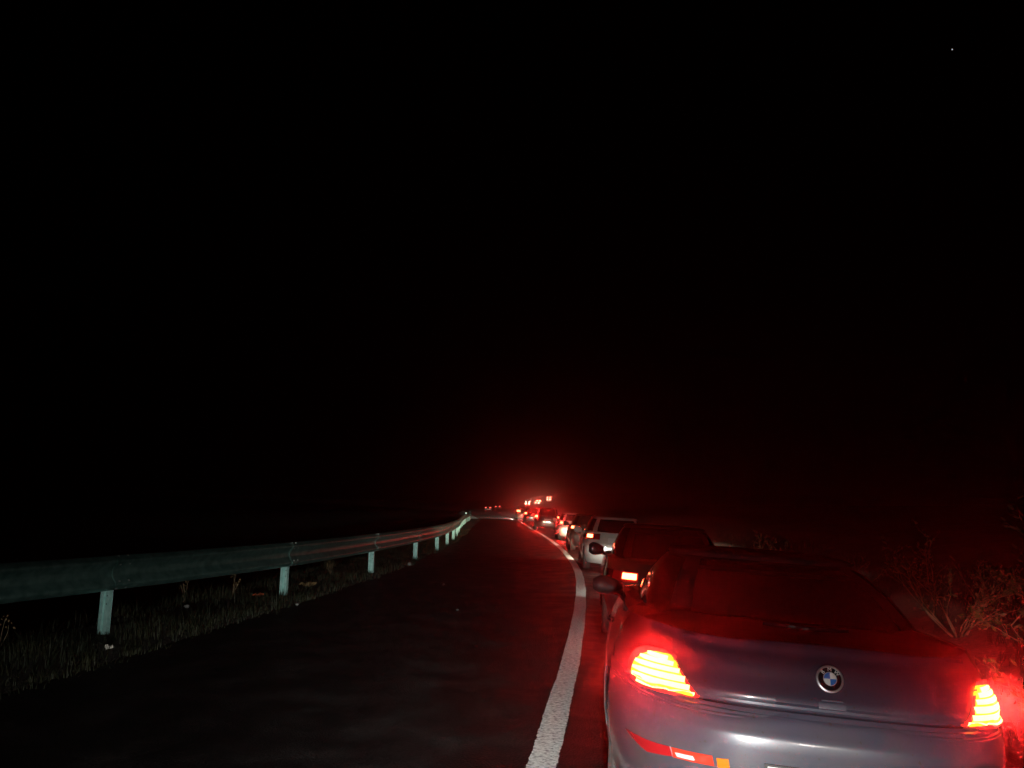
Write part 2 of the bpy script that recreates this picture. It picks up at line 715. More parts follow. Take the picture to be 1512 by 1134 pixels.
def greenhouse(levels, roofz, parent, roofmat, pillar=None, nr=96, n=3.4):
    """levels: (z, y0, y1, halfwidth); windows are cut from one shell by the side they face"""
    def ring(z, y0, y1, w, grow=0.):
        out = []
        for k in range(nr):
            t = 2 * math.pi * k / nr
            st, ct = math.sin(t), math.cos(t)
            u = (w + grow) * math.copysign(abs(st) ** (2 / n), st)
            y = (y0 + y1) / 2 - ((y1 - y0) / 2 + grow) * math.copysign(abs(ct) ** (2 / n), ct)
            out.append(Vector((u, y, z)))
        return out
    mb = MB()
    rr = [ring(*l) for l in levels]
    mb.rings(rr, cap=False)
    mb.build('window_frame', pillar or M['soft_black'], parent, smooth=40)
    # panes: sections of the same shell, a little proud
    sec = {'rear_window': (-9, 9), 'windscreen': (nr // 2 - 9, nr // 2 + 9), 'side_window': (13, nr // 2 - 13)}
    for nm, (a, b) in sec.items():
        for sd in ((1, -1) if nm == 'side_window' else (1,)):
            idx = [(sd * k) % nr for k in range(a, b + 1)]
            pm = MB()
            fr = frange(.06, .93, 7)
            lv = []
            for f in fr:
                q = f * (len(levels) - 1)
                i = min(int(q), len(levels) - 2)
                h = q - i
                lv.append(tuple(levels[i][j] + (levels[i + 1][j] - levels[i][j]) * h for j in range(4)))
            rows = [[ring(*l, grow=.006)[k] for k in idx] for l in lv]
            if sd == -1:
                rows = [r[::-1] for r in rows]
            pm.rings(rows, cap=False, closed=False)
            pm.build(nm, M['glass'], parent, smooth=60)
    # roof
    z, y0, y1, w = levels[-1]
    base = ring(z + .002, y0 - .02, y1 + .02, w + .02)
    mbr = MB()
    rings_ = [base]
    for f, up in ((.985, .35), (.95, .6), (.85, .82), (.6, .96), (.3, 1.), (.05, 1.01)):
        cy = (y0 + y1) / 2
        rings_.append([Vector((p.x * f, cy + (p.y - cy) * f, z + .002 + (roofz - z) * up)) for p in base])
    mbr.rings(rings_)
    mbr.build('roof', roofmat, parent, smooth=50)


def wheel(parent, x, y, r, wd=.21, spokes=5):
    sd = math.copysign(1, x)
    mtx = Matrix.Translation((x, y, r)) @ Matrix.Rotation(R(90 * sd), 4, 'Y')
    ty = MB()
    ty.lathe([(r * .66, -wd / 2), (r * .9, -wd / 2), (r * .985, -wd * .40), (r, -wd * .2), (r, wd * .2), (r * .985, wd * .40), (r * .9, wd / 2), (r * .66, wd / 2)], mtx, 36)
    e = bpy.data.objects.new('wheel', None)
    e.empty_display_size = .1
    link(e, parent)
    ty.build('tyre', M['rubber'], e, smooth=35)
    rm = MB()
    rm.lathe([(r * .66, wd * .30), (r * .66, wd * .46), (r * .60, wd * .46), (r * .57, wd * .2), (r * .05, wd * .18)], mtx, 36)
    for k in range(spokes):
        a = 2 * math.pi * k / spokes
        rot = mtx.to_3x3() @ Matrix.Rotation(a, 3, 'Z')
        c = mtx @ Vector((math.cos(a) * r * .32, math.sin(a) * r * .32, wd * .34))
        rm.box(c, (r * .60, r * .12, .03), rot)
    rm.lathe([(r * .13, wd * .2), (r * .13, wd * .42), (r * .08, wd * .44)], mtx, 16)
    rm.build('rim', M['alloy'], e, smooth=35)


def door_mirror(parent, x, y, z, m, s=1., flat=1.):
    sd = math.copysign(1, x)
    mb = MB()
    rings_ = []
    for k in range(9):
        f = k / 8
        xx = x + sd * (f * .235 - .02) * s
        sz = (.055 + .055 * math.sin(min(1, f * 1.5) * math.pi / 2)) * (1 if f < .8 else 1 - (f - .8) * 2.2)
        sy = .075 * (1 if f < .8 else 1 - (f - .8) * 2.)
        rings_.append([Vector((xx, y - f * .05 + sy * s * math.cos(t), z + sz * s * flat * math.sin(t) * (.8 if math.sin(t) < 0 else 1) + .02 * f)) for t in [2 * math.pi * j / 14 for j in range(14)]])
    mb.rings(rings_)
    mb.tube([(x - sd * .06, y + .02, z - .05), (x + sd * .05, y, z - .03)], .025, 8)
    mb.build('door_mirror', m, parent, smooth=40)


def pose(x, y, z, yaw, roll=0.):
    t = R(yaw)
    f = Vector((math.sin(t), math.cos(t), 0))
    r0 = Vector((math.cos(t), -math.sin(t), 0))
    up = Vector((0, 0, 1))
    rt = r0 * math.cos(R(roll)) - up * math.sin(R(roll))
    u2 = up * math.cos(R(roll)) + r0 * math.sin(R(roll))
    m = Matrix((rt, f, u2)).transposed().to_4x4()
    m.translation = (x, y, z)
    return m


RED = bpy.data.lights.new('tail_lamp_beam', 'SPOT')
RED.energy = 620
RED.color = (1., .012, .010)
RED.spot_size = R(105)
RED.spot_blend = 1.
RED.shadow_soft_size = .07
RED_FAR = RED.copy()
RED_FAR.energy = 240
RED_FAR.spot_size = R(150)

# ------------------------------------------------------------------ the coupe in front
ZD = [(.17, .16), (.22, .085), (.30, .05), (.40, .03), (.55, .012), (.64, .004), (.68, .003), (.695, .007), (.71, .015), (.74, .028), (.786, .045), (.791, .072), (.800, .072),
      (.805, .055), (.828, .0545), (.842, .058), (.853, .065), (.87, .078), (.90, .094), (.94, .107), (.957, .113), (.97, .121), (.985, .135), (1.005, .158), (1.02, .167), (1.034, .172), (1.045, .185)]
ZF = [(.17, .2), (.3, .03), (.5, 0), (.7, .08), (.85, .25), (1.045, .6)]
ZW = [(.17, .905), (.25, .945), (.4, .970), (.6, .978), (.75, .975), (.85, .955), (.95, .92), (1.045, .87)]
TOP = [(0, 1.), (.55, 1.), (1.3, .93), (2.6, .86), (3.2, .84), (4.0, .72), (4.82, .5)]
coupe = Shape(4.82, 3.8, ZD, ZF, ZW, TOP)


def make_coupe():
    root = thing('coupe', 'silver grey coupe with glowing striped tail lamps and a round blue and white boot emblem', 'car',
                 mw=pose(1.300, 3.30, -.062, 8.5, 3.4), group='cars queuing in the right lane')
    sh = coupe
    zs = sorted(set([z for z, _ in ZD] + [.19, .26, .35, .48, .60, .72, .76, .92, .995]))
    wr = .325
    wheels = [(-.80, 1.10), (.80, 1.10), (-.80, 3.88), (.80, 3.88)]
    body_mesh(sh, zs, 240, 'body', M['silver'], root, wheels, wr)
    for (x, y) in wheels:
        wheel(root, x, y, wr, .235, 7)
    # floor pan keeps light from leaking through the arches
    fl = MB()
    fl.box((0, 2.4, .30), (1.30, 4.2, .18))
    fl.build('floor_pan', M['soft_black'], root)
    # bumper skin and boot lid as separate panels with a shut line between them
    SI = sh.s_of_u(.50, .80)
    SB = sh.s_of_u(.93, .70) + .02
    zb = [z for z in zs if .20 <= z <= .786]
    bump = patch(sh, [(-SB, .195), (SB, .195), (SB, .60), (SB - .05, .755), (SI + .26, .752), (SI - .02, .7925), (-SI + .02, .7925), (-SI - .26, .752), (-SB + .05, .755), (-SB, .60)],
                 'rear_bumper', M['silver'], root, off=.006, thick=.02, nc=90, zlist=[.196] + zb[1:] + [.7515, .77, .7920])
    st = sh.s_of_u(.60, 1.03)
    zl = [.8015] + [z for z in zs if .81 < z < 1.036] + [1.0395]
    SL = sh.s_of_u(.50, .81)
    lid = patch(sh, [(-SL, .801), (SL, .801), (SL + .075, .87), (SL + .15, .95), (st + .05, 1.04), (-st - .05, 1.04), (-SL - .15, .95), (-SL - .075, .87)],
                'boot_lid', M['silver'], root, off=.006, thick=.02, nc=90, zlist=zl)
    # upper deck of the lid with a turned-up lip
    dk = MB()
    rows = []
    for (yy, zz, hw) in ((.178, 1.041, .60), (.182, 1.050, .60), (.20, 1.056, .60), (.23, 1.052, .60), (.32, 1.050, .62), (.45, 1.058, .62), (.58, 1.066, .62)):
        rows.append([Vector((u * hw, yy + .10 * abs(u) ** 2.6 * (1 - .6 * (yy - .178) / .4), zz - .018 * u * u)) for u in frange(-1, 1, 41)])
    rows.append([p - Vector((0, 0, .05)) for p in rows[-1]])
    dk.rings(rows, cap=False, closed=False)
    dk.build('boot_deck', M['silver'], lid, smooth=50)
    hl = MB()
    hl.rings([[Vector((u, .50 + .05 * abs(u / .2) ** 2, 1.076 + dz)) for u in frange(-.2, .2, 15)] for dz in (-.02, .0, .012)], cap=False, closed=False)
    hl.build('high_brake_light', M['glass'], root)
    # release handle under the emblem
    hd = patch(sh, [(-.055, .822), (.055, .822), (.055, .842), (-.055, .842)], 'release_handle', M['silver'], lid, off=.0085, thick=.01, nr=3, nc=5)
    hc = MB()
    hc.box(sh.p(0, .849, .010), (.085, .008, .006))
    hc.build('handle_lip', M['silver'], lid, smooth=30)
    # emblem, one disc turned from ring, black band and quartered centre
    c = sh.p(0, .931, .006)
    nn = sh.nrm(0, .931)
    xx = Vector((1, 0, 0))
    zz = xx.cross(-nn).normalized() * 1
    if zz.z < 0:
        zz = -zz
    bx = Matrix((xx, zz, xx.cross(zz))).transposed().to_4x4()
    if bx.col[2].to_3d().dot(nn) < 0:
        bx = Matrix((-xx, zz, (-xx).cross(zz))).transposed().to_4x4()
    bx.translation = c
    em = MB()
    rr = .056
    em.lathe([(rr, -.004), (rr, .005), (rr * .97, .0085), (rr * .90, .010), (rr * .84, .0075), (rr * .83, .0065)], bx, 48, 0)
    em.lathe([(rr * .845, .0060), (rr * .845, .0068), (rr * .5, .0090), (rr * .495, .0090)], bx, 48, 1)
    em.lathe([(rr * .50, .0080), (rr * .50, .0096), (rr * .455, .0098)], bx, 48, 0)
    for q in range(4):
        arc = [bx @ Vector((rr * .455 * math.cos(a), rr * .455 * math.sin(a), .0102)) for a in frange(q * math.pi / 2, (q + 1) * math.pi / 2, 13)]
        vs = [bx @ Vector((0, 0, .0110))] + arc
        em.add(vs, [(0, i, i + 1) for i in range(1, 13)], 3 if q in (0, 2) else 2)
    fc = bpy.data.curves.new('letters', 'FONT')
    fc.size = rr * .40
    fc.align_x = 'CENTER'
    fc.align_y = 'CENTER'
    for ch, ang in (('B', 48), ('M', 0), ('W', -48)):
        fc.body = ch
        to = bpy.data.objects.new('letter', fc)
        COL.objects.link(to)
        bpy.context.view_layer.update()
        me = bpy.data.meshes.new_from_object(to.evaluated_get(bpy.context.evaluated_depsgraph_get()))
        mx = Matrix.Rotation(R(ang), 4, 'Z') @ Matrix.Translation((0, rr * .67, .0090))
        em.add([bx @ (mx @ v.co) for v in me.vertices], [tuple(p.vertices) for p in me.polygons], 3)
        bpy.data.objects.remove(to)
        bpy.data.meshes.remove(me)
    em.build('emblem', [M['chrome'], M['roundel_black'], M['roundel_blue'], M['roundel_white']], lid, smooth=30)

    # tail lamps
    def S_(u, z):
        return sh.s_of_u(u, z)
    lamp = [(.530, .795), (.64, .780), (.72, .771), (.775, .766), (.815, .778), (.832, .80), (.828, .85), (.802, .90), (.765, .930), (.72, .946), (.672, .948), (.635, .92), (.60, .873), (.565, .83)]
    strips = [(.655, .742, .912, .916), (.632, .775, .887, .899), (.609, .797, .859, .876), (.588, .808, .832, .851), (.569, .810, .806, .827), (.548, .790, .783, .804)]
    for sd in (-1, 1):
        e = bpy.data.objects.new('tail_lamp', None)
        e.empty_display_size = .1
        link(e, root)
        pl = [(S_(u, z), z) for u, z in lamp]
        pts = pl if sd > 0 else mirror(pl)
        patch(sh, pts, 'lens', M['lens'], e, off=.012, thick=.03, nr=26, nc=26)
        cz, cu = .852, .70
        gl = [(S_(cu + (u - cu) * .86 - .004, .85), cz + (z - cz) * .86) for u, z in lamp]
        patch(sh, gl if sd > 0 else mirror(gl), 'inner_lens', M['glow_lens'], e, off=.0133, thick=.02, nr=24, nc=24)
        for (u0, u1, zo, zi) in strips:
            s0, s1 = S_(u0, zi), S_(u1, zo)
            mb = MB()
            rows = []
            for dz, of in ((-.0098, .0135), (-.0085, .0165), (.0085, .0165), (.0098, .0135)):
                rr_ = []
                for k in range(21):
                    f = k / 20
                    s = s0 + (s1 - s0) * f
                    z = zi + (zo - zi) * f
                    tp = 1 - .35 * max(0, f - .8) / .2
                    rr_.append(sh.p(sd * s, z + dz * tp, of))
                rows.append(rr_ if sd > 0 else rr_[::-1])
            mb.rings(rows, cap=False, closed=False)
            mb.build('light_strip', M['strip'], e, smooth=60)
        place_spot(RED, 'tail_lamp_beam', sh.p(sd * S_(.70, .85), .85, .05), 180, root)
    # lenses low in the bumper: red wedge, orange-red block with a clear window, amber end
    red = [(.80, .545), (.83, .548), (.735, .572), (.645, .580), (.632, .545), (.735, .520)]
    red = [(.632, .536), (.735, .508), (.765, .516), (.835, .545), (.735, .560), (.645, .574)]
    org = [(.468, .546), (.628, .535), (.640, .575), (.478, .586)]
    amb = [(.408, .549), (.455, .545), (.462, .584), (.415, .585)]
    clr = [(.543, .550), (.612, .545), (.622, .560), (.553, .566)]
    for sd in (-1, 1):
        for nm, pl, mm, of in (('fog_lens', red, 'lens_off', .010), ('reflector', org, 'lens_orange', .011), ('indicator', amb, 'lens_amber', .011), ('reversing_lens', clr, 'lens_clear', .014)):
            q = [(S_(u, z), z) for u, z in pl]
            patch(sh, q if sd > 0 else mirror(q), nm, M[mm], bump, off=of, thick=.02, nr=10, nc=14)
    # number plate and its frame
    pf = patch(sh, [(-.275, .455), (.275, .455), (.275, .592), (-.275, .592)], 'plate_frame', M['soft_black'], root, off=.014, thick=.02, nr=4, nc=12)
    patch(sh, [(-.262, .463), (.262, .463), (.262, .584), (-.262, .584)], 'number_plate', M['plate'], pf, off=.017, thick=.01, nr=4, nc=12)
    # side rubbing line of the wings, exhausts
    for sd in (-1, 1):
        ex = MB()
        ex.lathe([(.04, -.15), (.045, .0), (.038, .0), (.036, -.1)], Matrix.Translation((sd * .55, .06, .235)) @ Matrix.Rotation(R(90), 4, 'X'), 20)
        ex.build('exhaust_pipe', M['chrome'], root, smooth=40)
        hnd = MB()
        hnd.tube([sh.p(sd * (sh.s_of_u(.9, .8) + 1.28 + .05 * k), .86, .012 + .012 * math.sin(math.pi * k / 4)) for k in range(5)], .011, 8)
        hnd.build('door_handle', M['silver'], root, smooth=40)
        door_mirror(root, sd * .90, 2.78, .965, M['soft_black'], flat=.74)  # body-colour mirrors blackened, shade put into the material
    # cabin
    greenhouse([(1.00, .50, 3.45, .76), (1.08, .68, 3.30, .735), (1.20, 1.02, 2.95, .675), (1.28, 1.32, 2.66, .61), (1.325, 1.58, 2.48, .56)], 1.372, root, M['soft_black'])
    # head lamps
    return root, sh


coupe_o, csh = make_coupe()


# ------------------------------------------------------------------ the other cars
BEAMS = {'hill': beam('hill_dipped_beam', 14000, (1., .97, .86), cutoff=.04, wide=.25), 'low': beam('weak_dipped_beam', 500, (1., .92, .8)), 'warm': beam('warm_dipped_beam', 8000, (1., .86, .62)), 'cool': beam('white_dipped_beam', 1800, (1., .96, .86)), 'strong': beam('strong_dipped_beam', 300000, (1., .98, .80), cutoff=.004, wide=.4)}


def front_lights(root, sh, kind, y, z=.66, u=.62, spots=True):
    for sd in (-1, 1):
        hl = MB()
        hl.lathe([(.085, -.05), (.085, 0.), (.06, .02), (.02, .03)], Matrix.Translation((sd * u, y - .01, z)) @ Matrix.Rotation(R(-90), 4, 'X'), 20)
        h = hl.build('headlamp', M['headlamp'], root, smooth=50)
        if spots:
            place_spot(BEAMS[kind], 'headlamp_beam', (sd * u, y + .06, z), 0, root)


front_lights(coupe_o, csh, 'low', 4.79, .62, .66)


def simple_car(name, label, y, left_x, kind, m, lamp, lampz, beamk, yaw=None, spots=True, far_red=False):
    """kind picks the outline; left_x is the world x of the rear left corner"""
    if kind == 'sedan':
        L, w, zt, gh, roof = 4.5, .88, .98, [(.95, .45, 3.35, .74), (1.1, .75, 3.05, .70), (1.28, 1.25, 2.55, .62), (1.36, 1.55, 2.35, .56)], 1.41
        zd = [(.2, .12), (.3, .03), (.5, 0), (.62, .0), (.66, .03), (.8, .06), (.95, .10), (.98, .14)]
    elif kind == 'hatch':
        L, w, zt, gh, roof = 4.0, .86, 1.0, [(.97, .10, 3.25, .75), (1.1, .18, 3.0, .72), (1.26, .32, 2.6, .65), (1.35, .42, 2.4, .60)], 1.42
        zd = [(.2, .12), (.3, .03), (.5, 0), (.62, .0), (.66, .04), (.8, .06), (.95, .09), (1.0, .11)]
    elif kind == 'suv':
        L, w, zt, gh, roof = 4.5, .92, 1.12, [(1.09, .10, 3.3, .80), (1.3, .20, 3.05, .77), (1.5, .32, 2.7, .70), (1.6, .42, 2.5, .66)], 1.67
        zd = [(.25, .12), (.35, .03), (.55, 0), (.70, .0), (.74, .04), (.95, .06), (1.05, .08), (1.12, .1)]
    else:                                  # van
        L, w, zt, gh, roof = 4.9, .96, 1.15, [(1.12, .06, 4.1, .88), (1.4, .09, 3.9, .86), (1.7, .13, 3.5, .82), (1.82, .18, 3.3, .78)], 1.9
        zd = [(.25, .12), (.35, .03), (.55, 0), (.70, .0), (.74, .03), (.95, .04), (1.05, .05), (1.15, .06)]
    zlo = zd[0][0]
    zf = [(zlo, .2), (.35, .03), (.55, 0), (.75, .1), (zt, .5)]
    zw = [(zlo, w - .06), (.45, w), (.7, w), (zt, w - .05)]
    top = [(0, 1.), (1.0, .98), (2.6, .92), (3.2, .88), (L, .55)]
    sh = Shape(L, 4.6, zd, zf, zw, top)
    if yaw is None:
        yaw = math.degrees(math.atan(ldir(y + 2)))
    s0 = left_x - LX(y)
    cx = left_x + w
    z0 = min(wz(cx, y), wz(cx, y + 3))
    roll = math.degrees(math.atan(.052)) * .9
    root = thing(name, label, 'car', mw=pose(cx, y, z0 + .01, yaw, roll), group='cars queuing in the right lane')
    zs = sorted(set([z for z, _ in zd] + frange(zlo, zt, 16)))
    wr = .31 if kind in ('sedan', 'hatch') else .35
    ws = [(-(w - .12), .85), (w - .12, .85), (-(w - .12), L - .85), (w - .12, L - .85)]
    body_mesh(sh, zs, 120, 'body', m, root, ws, wr)
    fl = MB()
    fl.box((0, L / 2, wr), (1.2, L - .6, .18))
    fl.build('floor_pan', M['soft_black'], root)
    for (x, yy) in ws:
        wheel(root, x, yy, wr, .2, 5)
    greenhouse(gh, roof, root, m, pillar=m, nr=96)
    for sd in (-1, 1):
        e = bpy.data.objects.new('tail_lamp', None)
        e.empty_display_size = .1
        link(e, root)
        wmax = w
        u1 = wmax - .02
        u0 = wmax - lamp[0]
        h = lamp[1]
        pl = [(sh.s_of_u(u0, lampz), lampz - h / 2), (sh.s_of_u(u1, lampz), lampz - h / 2), (sh.s_of_u(u1, lampz), lampz + h / 2), (sh.s_of_u(u0, lampz), lampz + h / 2)]
        pp = pl if sd > 0 else mirror(pl)
        patch(sh, pp, 'lens', M['lens_off'], e, off=.010, thick=.03, nr=6, nc=14)
        ua, ub = lamp[2], lamp[3]
        q = [(sh.s_of_u(w - ub, lampz), lampz - h * .22), (sh.s_of_u(w - ua, lampz), lampz - h * .22), (sh.s_of_u(w - ua, lampz), lampz + h * .36), (sh.s_of_u(w - ub, lampz), lampz + h * .36)]
        patch(sh, q if sd > 0 else mirror(q), 'bulb', M['far_lamp'], e, off=.016, thick=.02, nr=4, nc=8)
        if far_red and sd < 0:
            place_spot(RED_FAR, 'tail_lamp_beam', sh.p(-sh.s_of_u(w - .2, lampz), lampz, .05), 180, root)
        rz = zd[3][0] - .22
        rq = [(sh.s_of_u(w - .30, rz), rz - .02), (sh.s_of_u(w - .16, rz), rz - .02), (sh.s_of_u(w - .16, rz), rz + .02), (sh.s_of_u(w - .30, rz), rz + .02)]
        patch(sh, rq if sd > 0 else mirror(rq), 'reflector', M['lens_amber'] if m is M['white_paint'] else M['lens_off'], root, off=.006, thick=.01, nr=3, nc=6)
        door_mirror(root, sd * (w - .02), L * .60, zt * .97, m)
    pz = .80 if kind != 'sedan' else .78
    patch(sh, [(-.26, pz - .06), (.26, pz - .06), (.26, pz + .06), (-.26, pz + .06)], 'number_plate', M['plate'], root, off=.01, thick=.01, nr=3, nc=8)
    patch(sh, [(-sh.s_of_u(w - .05, .5), zlo + .03), (sh.s_of_u(w - .05, .5), zlo + .03), (sh.s_of_u(w - .05, .5), zd[3][0]), (-sh.s_of_u(w - .05, .5), zd[3][0])], 'rear_bumper',
          m, root, off=.012, thick=.02, nr=12, nc=60)
    front_lights(root, sh, beamk, L - .12, .68, w - .25, spots)
    return root


simple_car('saloon', 'dark saloon half hidden behind the silver coupe with one bright tail lamp beside its mirror', 9.3, 1.08, 'sedan', M['black_paint'], (.43, .12, .25, .41), .785, 'cool')
simple_car('hatchback', 'cream white hatchback with lit roof edge and a red twin lamp', 20.0, 1.90, 'hatch', M['white_paint'], (.40, .15, .10, .22), .88, 'warm')
simple_car('dark_hatchback', 'dark car in the gap between the two white cars', 29.2, 2.30, 'hatch', M['black_paint'], (.35, .15, .05, .3), .88, 'warm')
simple_car('white_hatchback', 'white car whose back is flooded by headlights of the car behind', 39.5, 2.48, 'hatch', M['white_paint'], (.30, .14, .1, .2), .88, 'warm', far_red=True)
simple_car('dark_suv', 'dark sport utility car with a small glint low on its back', 56, 1.78, 'suv', M['dark_red_paint'], (.3, .2, .05, .2), 1.0, 'warm', far_red=True)
simple_car('grey_suv', 'grey car with two red lamp spots at its left corner', 80, 1.38, 'suv', M['grey_paint'], (.75, .25, .1, .3), 1.05, 'warm', far_red=True)
simple_car('delivery_van', 'pale van at the head of the near queue with one orange red lamp', 103, .80, 'van', M['white_paint'], (.4, .4, .1, .5), 1.2, 'strong')

# ------------------------------------------------------------------ our own headlamps (the car the photo was taken from)
own = beam('own_dipped_beam', 7200, (1., .99, .94), cutoff=-.004, soft=.035, stray=.13, wide=.20, ek=.15)
place_spot(own, 'own_headlamp_beam', (.06, -.5, .72), -4.0)
own2 = beam('own_kerbside_beam', 95, (1., .97, .88), cutoff=.0, soft=.03, stray=.10, wide=.9, ek=.10)
place_spot(own2, 'own_headlamp_beam', (1.42, -.5, .72), 24.0)

# ------------------------------------------------------------------ guard rail
PX = smooth_curve([(-8, -13.5), (1, -8.7), (5.7, -6.55), (9.95, -5.13), (14.08, -4.07), (19.09, -3.40), (24.35, -2.96), (29.14, -2.74), (34, -2.75), (39, -2.85), (44, -3.02),
                   (60, -3.85), (80, -4.6), (101, -5.3), (148, -8.2), (190, -11.8), (225, -14)])
RP = [(.000, .905), (.012, .900), (.025, .885), (.078, .855), (.085, .835), (.078, .812), (.020, .745), (.012, .725), (.012, .655), (.020, .635), (.078, .568), (.085, .545), (.078, .522), (.025, .492), (.012, .478), (.000, .472)]
rail = thing('guard_rail', 'galvanised two ridged guard rail on steel posts along the left verge', 'guard rail', (PX(9.95), 9.95, 0))
ri = rail.matrix_world.inverted() if False else Matrix.Translation((-PX(9.95), -9.95, 0))
PY = [1.0, 5.7, 9.95, 14.08, 19.09, 24.35, 29.14, 34, 39, 44, 49, 54, 60, 66, 72, 78, 86, 94, 104, 116, 128, 140, 160, 180, 200, 220]


def rail_pt(y, d, z):
    t = Vector((PX(y + .3) - PX(y - .3), .6, 0)).normalized()
    nrm = Vector((t.y, -t.x, 0))           # towards the road
    g0 = hill(y)
    return ri @ (Vector((PX(y), y, g0 + z)) + nrm * d), t, nrm


for i in range(len(PY) - 1):
    a, b = PY[i] - (.02), PY[i + 1] + .22
    nseg = 10 if PY[i] < 60 else 6
    dent = random.Random(i)
    dv = [(dent.random() - .5) * .012 for _ in range(nseg + 1)]
    rings_ = []
    for k in range(nseg + 1):
        y = a + (b - a) * k / nseg
        off = .016 * (1 - k / nseg) + dv[k] + .075
        rings_.append([rail_pt(y, off + d, z - .004 + dv[k] * .5)[0] for d, z in RP])
    mb = MB()
    mb.rings(rings_, cap=False, closed=False)
    # folded edges give the sheet its thickness
    bk = [[p + Vector((-.007, 0, 0)) for p in r] for r in rings_]
    mb.rings(bk, cap=False, closed=False)
    for q in (0, -1):
        mb.rings([rings_[q], bk[q]], cap=False, closed=False)
    pn = mb.build('rail_panel', M['galv'], rail, smooth=50)
    if PY[i] < 45:
        bb = MB()
        for yy in (PY[i] + .05, PY[i] + .20):
            for z in (.885, .80, .57, .50):
                d = lerp([(zz, dd) for dd, zz in reversed(RP)], z)
                p, t, nr = rail_pt(yy, d + .078, z)
                mtx = Matrix.Translation(p) @ nr.to_track_quat('Z', 'Y').to_matrix().to_4x4()
                bb.lathe([(.023, 0), (.021, .008), (.012, .015), (.002, .016)], mtx, 10)
        bb.build('bolt', M['bolt'], pn, smooth=50)
for i, y in enumerate(PY):
    if y > 160:
        continue
    p0, t, nr = rail_pt(y, 0, -.35)
    mb = MB()
    pf = [(-.065, .07), (-.065, .0), (-.020, .0), (-.014, .022), (.014, .022), (.020, .0), (.065, .0), (.065, .07), (.060, .07), (.060, .005), (.024, .005), (.017, .027), (-.017, .027), (-.024, .005), (-.060, .005), (-.060, .07)]
    # section open away from the traffic; flat web faces the oncoming headlamps
    face = -t
    side = Vector((0, 0, 1)).cross(face).normalized()
    rings_ = []
    for z in (-.35, .46, .86):
        q = rail_pt(y, 0, z)[0]
        rings_.append([q + side * a_ - face * b_ for a_, b_ in pf])
    n = len(pf)
    vs = [p for r in rings_ for p in r]
    fs = [(j * n + k, j * n + (k + 1) % n, (j + 1) * n + (k + 1) % n, (j + 1) * n + k) for j in range(2) for k in range(n)]
    mb.add(vs, fs)
    po = mb.build('post', M['galv_post'], rail)
    if y < 45:
        hb = MB()
        for z in (.40, .30):
            q = rail_pt(y, 0, z)[0] + side * .042 + face * .0015
            mtx = Matrix.Translation(q) @ face.to_track_quat('Z', 'Y').to_matrix().to_4x4()
            hb.lathe([(.008, -.002), (.008, .0008)], mtx, 10)
        hb.build('bolt_hole', M['hole'], po)

# ------------------------------------------------------------------ grass and weeds
def blades(name, n, srange, yrange, hmin, hmax, seed, m, clump=True):
    rr = random.Random(seed)
    mb = MB()
    made = 0
    while made < n:
        y = yrange[0] + (yrange[1] - yrange[0]) * rr.random() ** 2
        s = rr.uniform(*srange)
        k = rr.randint(5, 12) if clump else 1
        pt = .5 + .5 * math.sin(s * 2.3 + y * .9 + seed) * math.sin(y * 1.7 - s * 1.1)
        if rr.random() > .25 + .75 * pt:
            continue
        hh = rr.uniform(hmin, hmax) * (.45 + .8 * pt)
        for _ in range(k):
            yy, s2 = y + rr.gauss(0, .07), s + rr.gauss(0, .07)
            x = LX(yy) + s2
            z = gz(s2, yy) - .06
            h = hh * rr.uniform(.5, 1.2) + .05
            a = rr.random() * 2 * math.pi
            ln_ = rr.uniform(.15, 1.1) * h
            dx, dy = math.cos(a), math.sin(a)
            w = rr.uniform(.003, .006)
            px, py = -dy * w, dx * w
            vs = [(x - px, yy - py, z), (x + px, yy + py, z), (x + dx * ln_ * .3 + px * .8, yy + dy * ln_ * .3 + py * .8, z + h * .6),
                  (x + dx * ln_ * .3 - px * .8, yy + dy * ln_ * .3 - py * .8, z + h * .6), (x + dx * ln_, yy + dy * ln_, z + h)]
            mb.add(vs, [(0, 1, 2, 3), (3, 2, 4)])
            made += 1
    o = mb.build(name, m)
    o['kind'] = 'stuff'
    return o


o = blades('grass', 26000, (-7.6, -4.55), (3, 55), .05, .22, 1, M['grass'])
tag(o, 'short rough grass on the left verge under the guard rail', 'grass')
o = blades('grass', 9000, (3.45, 6.5), (3, 40), .06, .28, 2, M['grass'])
tag(o, 'rough grass on the right bank beside the queue', 'grass')


